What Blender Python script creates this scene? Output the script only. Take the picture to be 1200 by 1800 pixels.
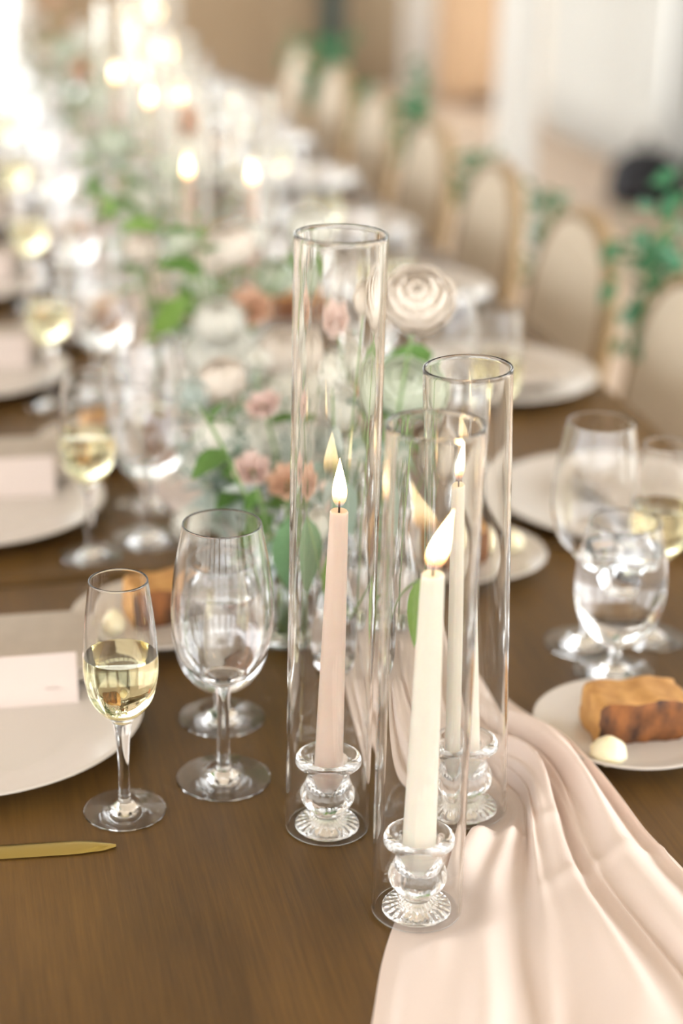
import bpy, math, random
import numpy as np
from mathutils import Vector, Matrix
PI = math.pi
rnd = random.Random(7)
for o in list(bpy.data.objects):
    bpy.data.objects.remove(o)
sc = bpy.context.scene
col = sc.collection

# ------------------------------------------------------------------ camera
# table axis = world Y; table top at TZ; camera 0.70 m above the table top
TZ = 0.76
FPX, PITCH, ROLL, HC, YAW = 3100.0, math.radians(21.2), math.radians(1.16), 0.70, math.radians(13.0)
cy_, sy_ = math.cos(YAW), math.sin(YAW)
def yawed(q): return Vector((cy_*q[0]+sy_*q[1], -sy_*q[0]+cy_*q[1], q[2]))
r0 = Vector((1, 0, 0)); fw = Vector((0, math.cos(PITCH), -math.sin(PITCH))); dn = Vector((0, -math.sin(PITCH), -math.cos(PITCH)))
ximg = yawed(math.cos(ROLL)*r0 - math.sin(ROLL)*dn)
yimg = yawed(math.sin(ROLL)*r0 + math.cos(ROLL)*dn)
fwd = yawed(fw)
cam_pos = Vector((0, 0, TZ+HC))
cam = bpy.data.cameras.new('camera')
cam_o = bpy.data.objects.new('camera', cam); col.objects.link(cam_o)
m = Matrix.Identity(4)
for i, a in enumerate((ximg, -yimg, -fwd)):
    for j in range(3): m[j][i] = a[j]
m.translation = cam_pos
cam_o.matrix_world = m
cam.sensor_fit = 'VERTICAL'; cam.sensor_height = 36; cam.sensor_width = 24
cam.lens = FPX/1800*36
cam.clip_start = .02; cam.clip_end = 200
cam.dof.use_dof = True; cam.dof.focus_distance = 1.255; cam.dof.aperture_fstop = 2.35
sc.camera = cam_o

def ray(px, py):
    return (fwd + ximg*((px-600)/FPX) + yimg*((py-900)/FPX))
def U(px, py, z=0.0):                       # photo pixel -> point at height z above the table top
    d = ray(px, py); t = (z-HC)/d.z
    return Vector((d.x*t, d.y*t, TZ+z))
def AY(px, py, Y):                          # photo pixel -> point on the cross plane at distance Y down the table
    d = ray(px, py); t = Y/d.y
    return cam_pos + d*t

# ------------------------------------------------------------------ light and exposure
w = bpy.data.worlds.new('sky'); sc.world = w; w.use_nodes = True
bg = w.node_tree.nodes['Background']
bg.inputs['Color'].default_value = (.965, .985, 1.0, 1); bg.inputs['Strength'].default_value = 3.0
sc.view_settings.view_transform = 'Standard'; sc.view_settings.look = 'None'
sc.view_settings.gamma = 1; sc.view_settings.use_curve_mapping = False
sc.view_settings.exposure = 1.15
cy = sc.cycles
cy.use_denoising = True
cy.use_adaptive_sampling = True; cy.adaptive_threshold = .05
cy.max_bounces = 20; cy.transmission_bounces = 20; cy.glossy_bounces = 10; cy.diffuse_bounces = 4
cy.transparent_max_bounces = 24
cy.sample_clamp_indirect = 6.0; cy.sample_clamp_direct = 0
cy.caustics_reflective = True; cy.caustics_refractive = True
cy.blur_glossy = 0.3

# ------------------------------------------------------------------ materials
def nodes_of(name):
    mt = bpy.data.materials.new(name); mt.use_nodes = True
    return mt, mt.node_tree, mt.node_tree.nodes['Principled BSDF']
def setin(n, **k):
    for a, v in k.items():
        a = a.replace('_', ' ')
        if a in n.inputs: n.inputs[a].default_value = v
def noise_col(nt, bs, c1, c2, scale, stretch=(1, 1, 1), detail=4, lo=.3, hi=.7, bump=0, rough=None):
    tc = nt.nodes.new('ShaderNodeTexCoord'); mp = nt.nodes.new('ShaderNodeMapping')
    mp.inputs['Scale'].default_value = stretch
    nz = nt.nodes.new('ShaderNodeTexNoise'); nz.inputs['Scale'].default_value = scale; nz.inputs['Detail'].default_value = detail
    cr = nt.nodes.new('ShaderNodeValToRGB')
    cr.color_ramp.elements[0].position = lo; cr.color_ramp.elements[0].color = (*c1, 1)
    cr.color_ramp.elements[1].position = hi; cr.color_ramp.elements[1].color = (*c2, 1)
    L = nt.links.new
    L(tc.outputs['Object'], mp.inputs[0]); L(mp.outputs[0], nz.inputs['Vector']); L(nz.outputs['Fac'], cr.inputs[0])
    L(cr.outputs[0], bs.inputs['Base Color'])
    if bump:
        b = nt.nodes.new('ShaderNodeBump'); b.inputs['Strength'].default_value = bump; b.inputs['Distance'].default_value = .002
        L(nz.outputs['Fac'], b.inputs['Height']); L(b.outputs[0], bs.inputs['Normal'])
    return nz
MAT = {}
def simple(name, c, rough=.5, c2=None, scale=30, metal=0, sss=0, bump=0, stretch=(1, 1, 1), spec=.5, **k):
    mt, nt, b = nodes_of(name)
    setin(b, Base_Color=(*c, 1), Roughness=rough, Metallic=metal, Specular_IOR_Level=spec)
    if sss:
        setin(b, Subsurface_Weight=sss, Subsurface_Radius=(1, .6, .4), Subsurface_Scale=.012)
    if c2: noise_col(nt, b, c, c2, scale, stretch, bump=bump)
    setin(b, **k)
    MAT[name] = mt; return mt
def glass(name, c=(1, 1, 1), ior=1.5, rough=0.0):
    mt = bpy.data.materials.new(name); mt.use_nodes = True; nt = mt.node_tree; nt.nodes.clear()
    o = nt.nodes.new('ShaderNodeOutputMaterial'); g = nt.nodes.new('ShaderNodeBsdfGlass')
    g.inputs['Color'].default_value = (*c, 1); g.inputs['IOR'].default_value = ior; g.inputs['Roughness'].default_value = rough
    nt.links.new(g.outputs[0], o.inputs[0]); MAT[name] = mt; return mt
def leafmat(name, c, c2, tr=.35):
    mt, nt, b = nodes_of(name); nz = noise_col(nt, b, c, c2, 25)
    setin(b, Roughness=.5)
    t = nt.nodes.new('ShaderNodeBsdfTranslucent'); mx = nt.nodes.new('ShaderNodeMixShader'); mx.inputs[0].default_value = tr
    cr = [n for n in nt.nodes if n.type == 'VALTORGB'][0]
    L = nt.links.new; L(cr.outputs[0], t.inputs[0]); L(b.outputs[0], mx.inputs[1]); L(t.outputs[0], mx.inputs[2])
    L(mx.outputs[0], nt.nodes['Material Output'].inputs[0]); MAT[name] = mt; return mt

glass('clear_glass', (1, 1, 1), 1.48)
glass('tube_glass', (.995, .995, .99), 1.45)
glass('crystal', (1, 1, 1), 1.52)
glass('champagne', (.985, .96, .80), 1.34)
glass('water', (1, 1, 1), 1.33)
glass('ice', (.98, .99, 1), 1.31, .06)
simple('wax_ivory', (.80, .745, .64), .38, sss=.35)
simple('wax_blush', (.72, .565, .465), .4, sss=.35)
simple('wick', (.02, .015, .012), .9)
simple('ceramic', (.66, .61, .555), .22)
simple('napkin', (.47, .405, .335), .85, (.52, .45, .375), 60, bump=.1)
simple('paper', (.66, .555, .50), .8, (.69, .59, .535), 8)
simple('ink', (.45, .36, .32), .8)
simple('gold', (.50, .39, .13), .25, metal=1)
simple('gilt', (.34, .23, .11), .45, (.42, .29, .15), 12, metal=.2)
simple('upholstery', (.66, .57, .45), .9, (.72, .63, .50), 90, bump=.1)
simple('butter', (.90, .80, .52), .45, (.94, .87, .63), 90, bump=.4, sss=.15)
simple('bread_crumb', (.42, .20, .055), .75, (.66, .36, .12), 55, bump=.5)
simple('bread_crust', (.04, .014, .005), .6, (.30, .105, .024), 75, bump=.5, stretch=(1, 1, .6))
simple('stem_green', (.16, .26, .08), .6)
simple('coral', (.72, .27, .17), .7, (.80, .36, .24), 40)
leafmat('petal_white', (.84, .84, .76), (.90, .88, .82), .3)
leafmat('petal_blush', (.88, .66, .585), (.92, .77, .71), .3)
leafmat('petal_peach', (.82, .53, .37), (.87, .62, .46), .3)
leafmat('petal_cream', (.86, .78, .68), (.90, .84, .77), .3)
leafmat('petal_sage', (.66, .72, .58), (.76, .80, .68), .3)
leafmat('leaf_green', (.09, .20, .045), (.16, .31, .075), .35)
leafmat('leaf_bright', (.20, .36, .07), (.28, .46, .11), .45)
leafmat('leaf_eucalyptus', (.20, .30, .24), (.30, .41, .34), .25)
leafmat('leaf_silver', (.42, .50, .46), (.56, .62, .57), .25)
leafmat('leaf_mid', (.14, .28, .13), (.20, .36, .18), .35)
leafmat('leaf_garland', (.035, .16, .07), (.07, .25, .12), .3)

def wood_table():
    mt, nt, b = nodes_of('table_wood'); N = nt.nodes.new; L = nt.links.new
    tc = N('ShaderNodeTexCoord'); mp = N('ShaderNodeMapping'); mp.inputs['Scale'].default_value = (55, 2.2, 55)
    n1 = N('ShaderNodeTexNoise'); n1.inputs['Scale'].default_value = 5; n1.inputs['Detail'].default_value = 8; n1.inputs['Roughness'].default_value = .65
    mp2 = N('ShaderNodeMapping'); mp2.inputs['Scale'].default_value = (4, .8, 4)
    n2 = N('ShaderNodeTexNoise'); n2.inputs['Scale'].default_value = 2.5; n2.inputs['Detail'].default_value = 4
    for mpp, n in ((mp, n1), (mp2, n2)): L(tc.outputs['Object'], mpp.inputs[0]); L(mpp.outputs[0], n.inputs['Vector'])
    ad = N('ShaderNodeMix'); ad.data_type = 'FLOAT'; ad.inputs[0].default_value = .5
    L(n1.outputs['Fac'], ad.inputs[2]); L(n2.outputs['Fac'], ad.inputs[3])
    cr = N('ShaderNodeValToRGB'); e = cr.color_ramp.elements
    e[0].position = .34; e[0].color = (.068, .034, .0075, 1); e[1].position = .64; e[1].color = (.158, .083, .0200, 1)
    L(ad.outputs[0], cr.inputs[0]); L(cr.outputs[0], b.inputs['Base Color'])
    rr = N('ShaderNodeMapRange'); rr.inputs[3].default_value = .36; rr.inputs[4].default_value = .52
    L(n1.outputs['Fac'], rr.inputs[0]); L(rr.outputs[0], b.inputs['Roughness'])
    bp = N('ShaderNodeBump'); bp.inputs['Strength'].default_value = .12; bp.inputs['Distance'].default_value = .001
    L(n1.outputs['Fac'], bp.inputs['Height']); L(bp.outputs[0], bp.id_data.nodes['Principled BSDF'].inputs['Normal'])
    setin(b, Specular_IOR_Level=.28)
    MAT['table_wood'] = mt
wood_table()

def chiffon():
    mt = bpy.data.materials.new('chiffon'); mt.use_nodes = True; nt = mt.node_tree; nt.nodes.clear(); N = nt.nodes.new; L = nt.links.new
    o = N('ShaderNodeOutputMaterial'); d = N('ShaderNodeBsdfDiffuse'); t = N('ShaderNodeBsdfTranslucent'); tp = N('ShaderNodeBsdfTransparent')
    tc = N('ShaderNodeTexCoord'); mp = N('ShaderNodeMapping'); mp.inputs['Scale'].default_value = (900, 900, 900)
    nz = N('ShaderNodeTexNoise'); nz.inputs['Scale'].default_value = 1.0; nz.inputs['Detail'].default_value = 2
    L(tc.outputs['Object'], mp.inputs[0]); L(mp.outputs[0], nz.inputs['Vector'])
    cr = N('ShaderNodeValToRGB'); cr.color_ramp.elements[0].color = (.975, .82, .73, 1); cr.color_ramp.elements[1].color = (.985, .865, .785, 1)
    L(nz.outputs['Fac'], cr.inputs[0]); L(cr.outputs[0], d.inputs[0])
    t.inputs[0].default_value = (.95, .74, .62, 1)
    m1 = N('ShaderNodeMixShader'); m1.inputs[0].default_value = .2; L(d.outputs[0], m1.inputs[1]); L(t.outputs[0], m1.inputs[2])
    m2 = N('ShaderNodeMixShader'); m2.inputs[0].default_value = .10; L(m1.outputs[0], m2.inputs[1]); L(tp.outputs[0], m2.inputs[2])
    L(m2.outputs[0], o.inputs[0]); MAT['chiffon'] = mt
chiffon()

def flame_mat():
    mt = bpy.data.materials.new('flame'); mt.use_nodes = True; nt = mt.node_tree; nt.nodes.clear(); N = nt.nodes.new; L = nt.links.new
    o = N('ShaderNodeOutputMaterial'); e = N('ShaderNodeEmission'); tp = N('ShaderNodeBsdfTransparent'); ad = N('ShaderNodeAddShader')
    tc = N('ShaderNodeTexCoord'); sp = N('ShaderNodeSeparateXYZ'); L(tc.outputs['Object'], sp.inputs[0])
    cr = N('ShaderNodeValToRGB'); el = cr.color_ramp.elements
    el[0].position = 0; el[0].color = (.05, .07, .16, 1); el[1].position = 1; el[1].color = (1, .62, .25, 1)
    a = el.new(.14); a.color = (.45, .17, .05, 1)
    a = el.new(.32); a.color = (1, .60, .24, 1)
    a = el.new(.5); a.color = (1, .78, .45, 1)
    mr = N('ShaderNodeMapRange'); mr.inputs[1].default_value = 0; mr.inputs[2].default_value = .040
    L(sp.outputs['Z'], mr.inputs[0]); L(mr.outputs[0], cr.inputs[0]); L(cr.outputs[0], e.inputs[0])
    st = N('ShaderNodeMapRange'); st.inputs[1].default_value = .003; st.inputs[2].default_value = .016; st.inputs[3].default_value = .4; st.inputs[4].default_value = 3.4
    L(sp.outputs['Z'], st.inputs[0]); L(st.outputs[0], e.inputs[1])
    L(e.outputs[0], ad.inputs[0]); L(tp.outputs[0], ad.inputs[1]); L(ad.outputs[0], o.inputs[0]); MAT['flame'] = mt
flame_mat()
simple('floor_mat', (.47, .355, .26), .6, (.52, .40, .30), 1.5)
simple('ceiling_wood', (.66, .61, .54), .7, (.72, .67, .60), 3, stretch=(6, 1, 1))
simple('gravel', (.50, .48, .43), .9, (.58, .56, .51), 6)
simple('plaster', (.72, .68, .61), .8)
simple('tan_wall', (.32, .235, .145), .7, (.36, .27, .175), 2)
simple('orange_wood', (.52, .34, .20), .6, (.60, .41, .25), 3, stretch=(6, 6, 1))
simple('white_paint', (.80, .79, .76), .6)
simple('drape', (.66, .66, .63), .9)
simple('drape_grey', (.47, .47, .45), .9)
simple('dark_green_paint', (.03, .055, .05), .5)
simple('black_cloth', (.015, .016, .022), .7)

# ------------------------------------------------------------------ mesh helpers
class MB:
    def __init__(s): s.v = []; s.f = []
    def add(s, vs, fs):
        b = len(s.v); s.v += [tuple(v) for v in vs]; s.f += [tuple(i+b for i in f) for f in fs]
    def box(s, x0, x1, y0, y1, z0, z1):
        s.add([(x, y, z) for z in (z0, z1) for y in (y0, y1) for x in (x0, x1)],
              [(0, 2, 3, 1), (4, 5, 7, 6), (0, 1, 5, 4), (2, 6, 7, 3), (0, 4, 6, 2), (1, 3, 7, 5)])
    def tube(s, pts, rad, seg=10, cap=True):
        pts = [Vector(p) for p in pts]; n = len(pts)
        if not hasattr(rad, '__len__'): rad = [rad]*n
        rows = []; ref = Vector((0, 0, 1))
        for i, p in enumerate(pts):
            t = (pts[min(i+1, n-1)]-pts[max(i-1, 0)]).normalized()
            if abs(t.dot(ref)) > .95: rf = Vector((1, 0, 0))
            else: rf = ref
            a = t.cross(rf).normalized(); b = t.cross(a)
            rows.append([p+(a*math.cos(2*PI*k/seg)+b*math.sin(2*PI*k/seg))*rad[i] for k in range(seg)])
        fs = [(i*seg+k, i*seg+(k+1) % seg, (i+1)*seg+(k+1) % seg, (i+1)*seg+k) for i in range(n-1) for k in range(seg)]
        if cap: fs += [tuple(range(seg))[::-1], tuple((n-1)*seg+k for k in range(seg))]
        s.add([v for r in rows for v in r], fs)
    def lathe(s, prof, seg=48, mod=None, off=None):
        # prof: (r,z) list; r==0 ends make poles; open ends stay open; if first==last the profile is a closed loop
        closed = prof[0] == prof[-1] and prof[0][0] > 0
        if closed: prof = prof[:-1]
        vs = []; idx = []
        for i, (r, z) in enumerate(prof):
            ox, oy = off(z) if off else (0, 0)
            if r == 0: idx.append([len(vs)]); vs.append((ox, oy, z)); continue
            row = []
            for k in range(seg):
                a = 2*PI*k/seg; q = r*(mod(a, i, r, z) if mod else 1)
                row.append(len(vs)); vs.append((ox+q*math.cos(a), oy+q*math.sin(a), z))
            idx.append(row)
        fs = []; n = len(prof)
        for i in range(n if closed else n-1):
            A, B = idx[i], idx[(i+1) % n]
            for k in range(seg):
                k2 = (k+1) % seg
                if len(A) == 1 and len(B) == 1: continue
                if len(A) == 1: fs.append((A[0], B[k2], B[k]))
                elif len(B) == 1: fs.append((A[k], A[k2], B[0]))
                else: fs.append((A[k], A[k2], B[k2], B[k]))
        s.add(vs, fs)
    def grid(s, fn, nu, nv):
        s.add([fn(i/nu, j/nv) for i in range(nu+1) for j in range(nv+1)],
              [(i*(nv+1)+j, (i+1)*(nv+1)+j, (i+1)*(nv+1)+j+1, i*(nv+1)+j+1) for i in range(nu) for j in range(nv)])
    def mesh(s, name, mat, smooth=True, angle=None):
        me = bpy.data.meshes.new(name); me.from_pydata(s.v, [], s.f); me.update()
        for mt in (mat if isinstance(mat, (list, tuple)) else [mat]): me.materials.append(MAT[mt])
        if smooth: me.polygons.foreach_set('use_smooth', [True]*len(me.polygons))
        if smooth and angle: me.set_sharp_from_angle(angle=math.radians(angle))
        return me
def ob(name, me, parent=None, loc=(0, 0, 0), rot=(0, 0, 0), scale=None):
    o = bpy.data.objects.new(name, me); col.objects.link(o); o.location = loc; o.rotation_euler = rot
    if scale: o.scale = (scale,)*3 if not hasattr(scale, '__len__') else scale
    if parent: o.parent = parent
    return o
def tag(o, label=None, cat=None, group=None, kind=None):
    if label: o['label'] = label
    if cat: o['category'] = cat
    if group: o['group'] = group
    if kind: o['kind'] = kind
    return o
def thing(name, label, cat, loc=(0, 0, 0), rz=0, group=None, kind=None):
    return tag(ob(name, None, None, loc, (0, 0, rz)), label, cat, group, kind)
def struct(name, me): return tag(ob(name, me), kind='structure')
def smooth_prof(pts, n=6):
    # Catmull-Rom through (r,z)
    out = []
    P = [pts[0]]+list(pts)+[pts[-1]]
    for i in range(1, len(P)-2):
        for k in range(n):
            t = k/n
            q = [.5*((2*P[i][d])+(-P[i-1][d]+P[i+1][d])*t+(2*P[i-1][d]-5*P[i][d]+4*P[i+1][d]-P[i+2][d])*t*t+(-P[i-1][d]+3*P[i][d]-3*P[i+1][d]+P[i+2][d])*t**3) for d in range(len(pts[0]))]
            out.append(tuple(q))
    out.append(tuple(pts[-1]))
    return out
ORD = ['first', 'second', 'third', 'fourth', 'fifth', 'sixth', 'seventh', 'eighth', 'ninth', 'tenth', 'eleventh', 'twelfth']

# ------------------------------------------------------------------ the room
RX, BY, LX, FY, CZ = 3.25, 10.6, -4.6, -4.5, 3.3
mb = MB(); mb.box(LX-.3, RX+.3, FY-.3, BY+.3, -.1, 0); struct('floor', mb.mesh('floor', 'floor_mat', False))
mb = MB(); mb.box(LX-.3, RX+.3, FY-.3, BY+.3, CZ, CZ+.1); struct('ceiling', mb.mesh('ceiling', 'ceiling_wood', False))
mb = MB(); mb.box(-40, 40, -40, 45, -.22, -.12); struct('terrace_ground', mb.mesh('terrace_ground', 'gravel', False))
WS = .92            # wainscot height on the back wall
WX = .50            # where the tall glass doors end and the wainscot begins
root = struct('wall_back', None)
mb = MB(); mb.box(WX, RX, BY, BY+.12, 0, WS); ob('wainscot', mb.mesh('wainscot', 'tan_wall', False), root)
mb = MB(); mb.box(WX, RX, BY-.04, BY+.14, WS, WS+.04); ob('sill', mb.mesh('sill', 'white_paint', False), root)
mb = MB(); mb.box(LX, RX, BY, BY+.12, 2.7, CZ); ob('header', mb.mesh('header', 'plaster', False), root)
for x in (LX+.05, -1.3, WX, 2.1, RX-.05):
    mb = MB(); mb.box(x-.05, x+.05, BY-.01, BY+.13, WS if x > WX+.1 else 0, 2.7); ob('window_post', mb.mesh('window_post', 'white_paint', False), root)
mt = bpy.data.materials.new('pane_glass'); mt.use_nodes = True; nt = mt.node_tree; nt.nodes.clear(); N = nt.nodes.new
po_, tp_, gl_, mx_ = N('ShaderNodeOutputMaterial'), N('ShaderNodeBsdfTransparent'), N('ShaderNodeBsdfGlossy'), N('ShaderNodeMixShader')
tp_.inputs[0].default_value = (.97, .985, .98, 1); gl_.inputs['Roughness'].default_value = .02; mx_.inputs[0].default_value = .07
nt.links.new(tp_.outputs[0], mx_.inputs[1]); nt.links.new(gl_.outputs[0], mx_.inputs[2]); nt.links.new(mx_.outputs[0], po_.inputs[0]); MAT['pane_glass'] = mt
for x0, x1, z0 in ((LX+.1, -1.35, 0), (-1.25, WX-.05, 0), (WX+.05, 2.05, WS+.04), (2.15, RX-.1, WS+.04)):
    mb = MB(); mb.box(x0, x1, BY+.055, BY+.061, z0+.001, 2.7); ob('pane', mb.mesh('pane', 'pane_glass', False), root)
for i in range(5):
    x = WX+.3+i*.54
    mb = MB(); mb.box(x-.02, x+.02, BY-.015, BY, .02, WS); ob('batten', mb.mesh('batten', 'tan_wall', False), root)
root = struct('wall_right', None)
mb = MB(); mb.box(RX, RX+.12, FY, BY, 0, .35); mb.box(RX, RX+.12, FY, BY, 2.7, CZ); ob('wall_panel', mb.mesh('wall_panel', 'plaster', False), root)
for i, y in enumerate((FY+.3, -2.2, .2, 2.6, 5.0, 6.3, 9.6)):
    mb = MB(); mb.box(RX, RX+.12, y-.3, y+.3, .35, 2.7); ob('pier', mb.mesh('pier', 'plaster', False), root)
root = struct('wall_left', None)
mb = MB(); mb.box(LX-.12, LX, FY, BY, 0, .5); mb.box(LX-.12, LX, FY, BY, 2.9, CZ); ob('wall_panel', mb.mesh('wall_panel', 'plaster', False), root)
n = 9
for i in range(n+1):
    y = FY+(BY-FY)*i/n
    mb = MB(); mb.box(LX-.12, LX, y-.09, y+.09, .5, 2.9); ob('pier', mb.mesh('pier', 'plaster', False), root)
    if i < n:
        mb = MB(); yy = y+(BY-FY)/n
        for k in (1, 2): mb.box(LX-.08, LX-.04, y+(yy-y)*k/3-.025, y+(yy-y)*k/3+.025, .5, 2.9)
        for k in (1, 2): mb.box(LX-.08, LX-.04, y, yy, .5+.8*k-.02, .5+.8*k+.02)
        ob('mullion', mb.mesh('mullion', 'white_paint', False), root)
root = struct('wall_front', None)
mb = MB(); mb.box(LX, RX, FY-.12, FY, 0, .5); mb.box(LX, RX, FY-.12, FY, 2.9, CZ); ob('wall_panel', mb.mesh('wall_panel', 'plaster', False), root)
for i in range(6):
    x = LX+(RX-LX)*i/5
    mb = MB(); mb.box(x-.15, x+.15, FY-.12, FY, .5, 2.9); ob('pier', mb.mesh('pier', 'plaster', False), root)

# curtains along the right wall: pleated sheets
def curtain(y0, y1, label, mat='drape', x=RX-.12, z0=.02, z1=2.75, amp=.03):
    mb = MB(); ny = int((y1-y0)/.02)
    def fn(u, v):
        y = y0+(y1-y0)*u
        a = amp*(math.sin(y*48+.7*math.sin(y*7))+.4*math.sin(y*23))*(1-.35*v)
        return (x+a, y, z0+(z1-z0)*v)
    mb.grid(fn, ny, 10)
    o = ob('curtain', mb.mesh('curtain', mat)); tag(o, label, 'curtain', None)
    md = o.modifiers.new('thickness', 'SOLIDIFY'); md.thickness = .004
curtain(7.45, 8.95, 'wide white floor length curtain hanging at the side window')
curtain(5.0, 7.38, 'greyish white curtain hanging beside the black bag', 'drape_grey')
# white draped column standing on the floor
p = U(893, 440, -.76)
mb = MB(); mb.lathe([(.085, 0), (.075, .3), (.07, 1.2), (.07, CZ-.001)], 40, mod=lambda a, i, r, z: 1+.06*math.sin(a*9))
c = thing('draped_column', 'slim white fabric draped column standing on the open floor', 'column', (p.x, p.y, 0))
ob('drape', mb.mesh('drape', 'drape'), c)
mb = MB(); mb.lathe([(0, 0), (.11, 0), (.11, .03), (.09, .035), (0, .035)], 32); ob('foot_plate', mb.mesh('foot_plate', 'white_paint', True, 40), c)
# dark post in front of the back wall
p = AY(583, 60, BY-.15)
mb = MB(); mb.box(-.06, .06, -.06, .06, 0, 2.7)
po = thing('dark_post', 'dark green square post rising in front of tan wainscot', 'post', (p.x, p.y, 0))
ob('shaft', mb.mesh('shaft', 'dark_green_paint', False), po)
mb = MB(); mb.box(-.1, .1, -.1, .1, 0, .12); ob('plinth', mb.mesh('plinth', 'dark_green_paint', False), po)
# orange wooden cabinet by the column
p = AY(832, 120, 9.9)
cb = thing('wooden_cabinet', 'orange brown wooden cabinet standing against the back wall', 'cabinet', (p.x, 9.95, 0))
mb = MB(); mb.box(-.16, .16, -.2, .2, .06, .98); ob('body', mb.mesh('body', 'orange_wood', False), cb)
mb = MB(); mb.box(-.18, .18, -.22, .22, .98, 1.0); ob('top', mb.mesh('top', 'orange_wood', False), cb)
mb = MB(); mb.box(-.14, .14, -.215, -.2, .1, .94); d = ob('door', mb.mesh('door', 'orange_wood', False), cb)
mb = MB(); mb.lathe([(0, 0), (.012, 0), (.014, .015), (0, .02)], 12); ob('knob', mb.mesh('knob', 'gold'), d, (.1, -.215, .55), (PI/2, 0, 0))
for x in (-.13, .13):
    for y in (-.17, .17):
        mb = MB(); mb.box(x-.02, x+.02, y-.02, y+.02, 0, .06); ob('foot', mb.mesh('foot', 'orange_wood', False), cb)
# pale padded panel beside it
p = AY(770, 120, 10.2)
pn = thing('folding_screen', 'pale cream folding screen leaning by the orange cabinet', 'screen', (p.x, 10.3, 0))
for i, (x, a) in enumerate(((-.1, .25), (.1, -.25))):
    mb = MB(); mb.box(-.1, .1, -.012, .012, 0, 1.6); ob('panel', mb.mesh('panel', 'drape', False), pn, (x, 0, 0), (0, 0, a))
# black bag on the floor by the curtain
p = U(1175, 300, -.76)
BS = .72
bgm = thing('black_bag', 'black cloth bag standing on floor against the grey curtain', 'bag', (2.90, 7.0, 0)); bgm.scale = (BS,)*3
mb = MB()
mb.lathe([(0, 0), (.16, 0), (.19, .03), (.2, .12), (.17, .24), (.1, .3), (0, .31)], 28, mod=lambda a, i, r, z: 1+.12*math.cos(2*a)+.04*math.sin(5*a+z*20))
ob('bag_body', mb.mesh('bag_body', 'black_cloth'), bgm)
mb = MB(); mb.tube([(.0, -.09+.18*t, .29+.1*math.sin(PI*t)) for t in [i/10 for i in range(11)]], .012, 8); ob('handle', mb.mesh('handle', 'black_cloth'), bgm)

# ------------------------------------------------------------------ tables
TX0, TX1 = -.235, .867
seams = [-.20, 1.626, 3.455, 5.284]
for i in range(3):
    y0, y1 = seams[i]+.006, seams[i+1]-.006
    t = thing('dining_table', ['brown stained wooden table under the gold knife and nearest candles',
                               'brown wooden table butted to the far end of the knife table',
                               'last brown wooden table of the row, by the bright doors'][i], 'table', ((TX0+TX1)/2, (y0+y1)/2, 0), group='long row of tables')
    hx, hy = (TX1-TX0)/2, (y1-y0)/2
    mb = MB(); b = .006; zt = TZ
    # bevelled slab
    loops = [(hx-b, hy-b, zt), (hx-b*.3, hy-b*.3, zt-b*.3), (hx, hy, zt-b), (hx, hy, zt-.038), (hx-.004, hy-.004, zt-.042)]
    vs = []; fs = []
    for (a, c, z) in loops: vs += [(-a, -c, z), (a, -c, z), (a, c, z), (-a, c, z)]
    for k in range(len(loops)-1):
        for j in range(4): fs.append((k*4+j, (k+1)*4+j, (k+1)*4+(j+1) % 4, k*4+(j+1) % 4))
    fs += [(0, 1, 2, 3), tuple(reversed(range(4*(len(loops)-1), 4*len(loops))))]
    mb.add(vs, fs); ob('tabletop', mb.mesh('tabletop', 'table_wood', False), t)
    mb = MB()
    for s in (-1, 1):
        mb.box(-hx+.07, hx-.07, s*(hy-.09)-.011, s*(hy-.09)+.011, zt-.13, zt-.0415)
        mb.box(s*(hx-.08)-.011, s*(hx-.08)+.011, -hy+.09, hy-.09, zt-.13, zt-.0415)
    ob('apron', mb.mesh('apron', 'table_wood', False), t)
    for sx in (-1, 1):
        for sy in (-1, 1):
            x, y = sx*(hx-.31), sy*(hy-.09)
            mb = MB(); mb.box(x-.035, x+.035, y-.035, y+.035, 0, zt-.0415); ob('leg', mb.mesh('leg', 'table_wood', False), t)

# ------------------------------------------------------------------ candle sets
CYL_R = .0315
def tube_glass(h):
    mb = MB(); t = .0021; R = CYL_R
    hm = t/2; up = [(R-hm+hm*math.cos(PI*k/8), h-hm+hm*math.sin(PI*k/8)) for k in range(9)]
    lo = [(R-hm-hm*math.cos(PI*k/8), hm-hm*math.sin(PI*k/8)) for k in range(9)]
    pr = [(R, .004), (R, h*.5), (R, h-.004)]+up+[(R-t, h-.004), (R-t, h*.5), (R-t, .004)]+lo
    mb.lathe(pr+[pr[0]], 96)
    return mb.mesh('glass_tube', 'tube_glass', True)
def holder_base():
    mb = MB()
    mod = lambda a, i, r, z: 1
    pr = [(0, 0), (.021, 0), (.0232, 0), (.0241, .0012), (.0238, .0030), (.0205, .0042), (.0165, .0052), (.0125, .0068), (.0100, .0098), (0, .0100)]
    vs = None
    seg = 96
    mb.lathe(pr, seg)
    # pressed radial flutes on the foot
    mb.v = [(x, y, z+(.0009*max(0, math.cos(24*math.atan2(y, x))) if .0115 < math.hypot(x, y) < .0213 and z > .003 else 0)) for x, y, z in mb.v]
    return mb.mesh('foot', 'crystal', True, 32)
def holder_cup():
    mb = MB()
    out = smooth_prof([(.0098, .0096), (.0100, .0115), (.0150, .0165), (.0192, .0235), (.0196, .0300), (.0168, .0375), (.0158, .0430), (.0172, .0490), (.0235, .0535), (.0247, .0562), (.0238, .0588)], 4)
    ins = [(.0190, .0592), (.0150, .0570), (.0130, .0545), (.0125, .0500), (.0122, .0320), (.0118, .0310), (0, .0308)]
    def mod(a, i, r, z):
        if i < len(out) and .014 < z < .040: return 1+.035*abs(math.sin(8*a))*math.sin((z-.014)/.026*PI)
        return 1
    mb.lathe([(0, .0096)]+out+ins, 128, mod)
    return mb.mesh('cup', 'crystal', True, 70)
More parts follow.
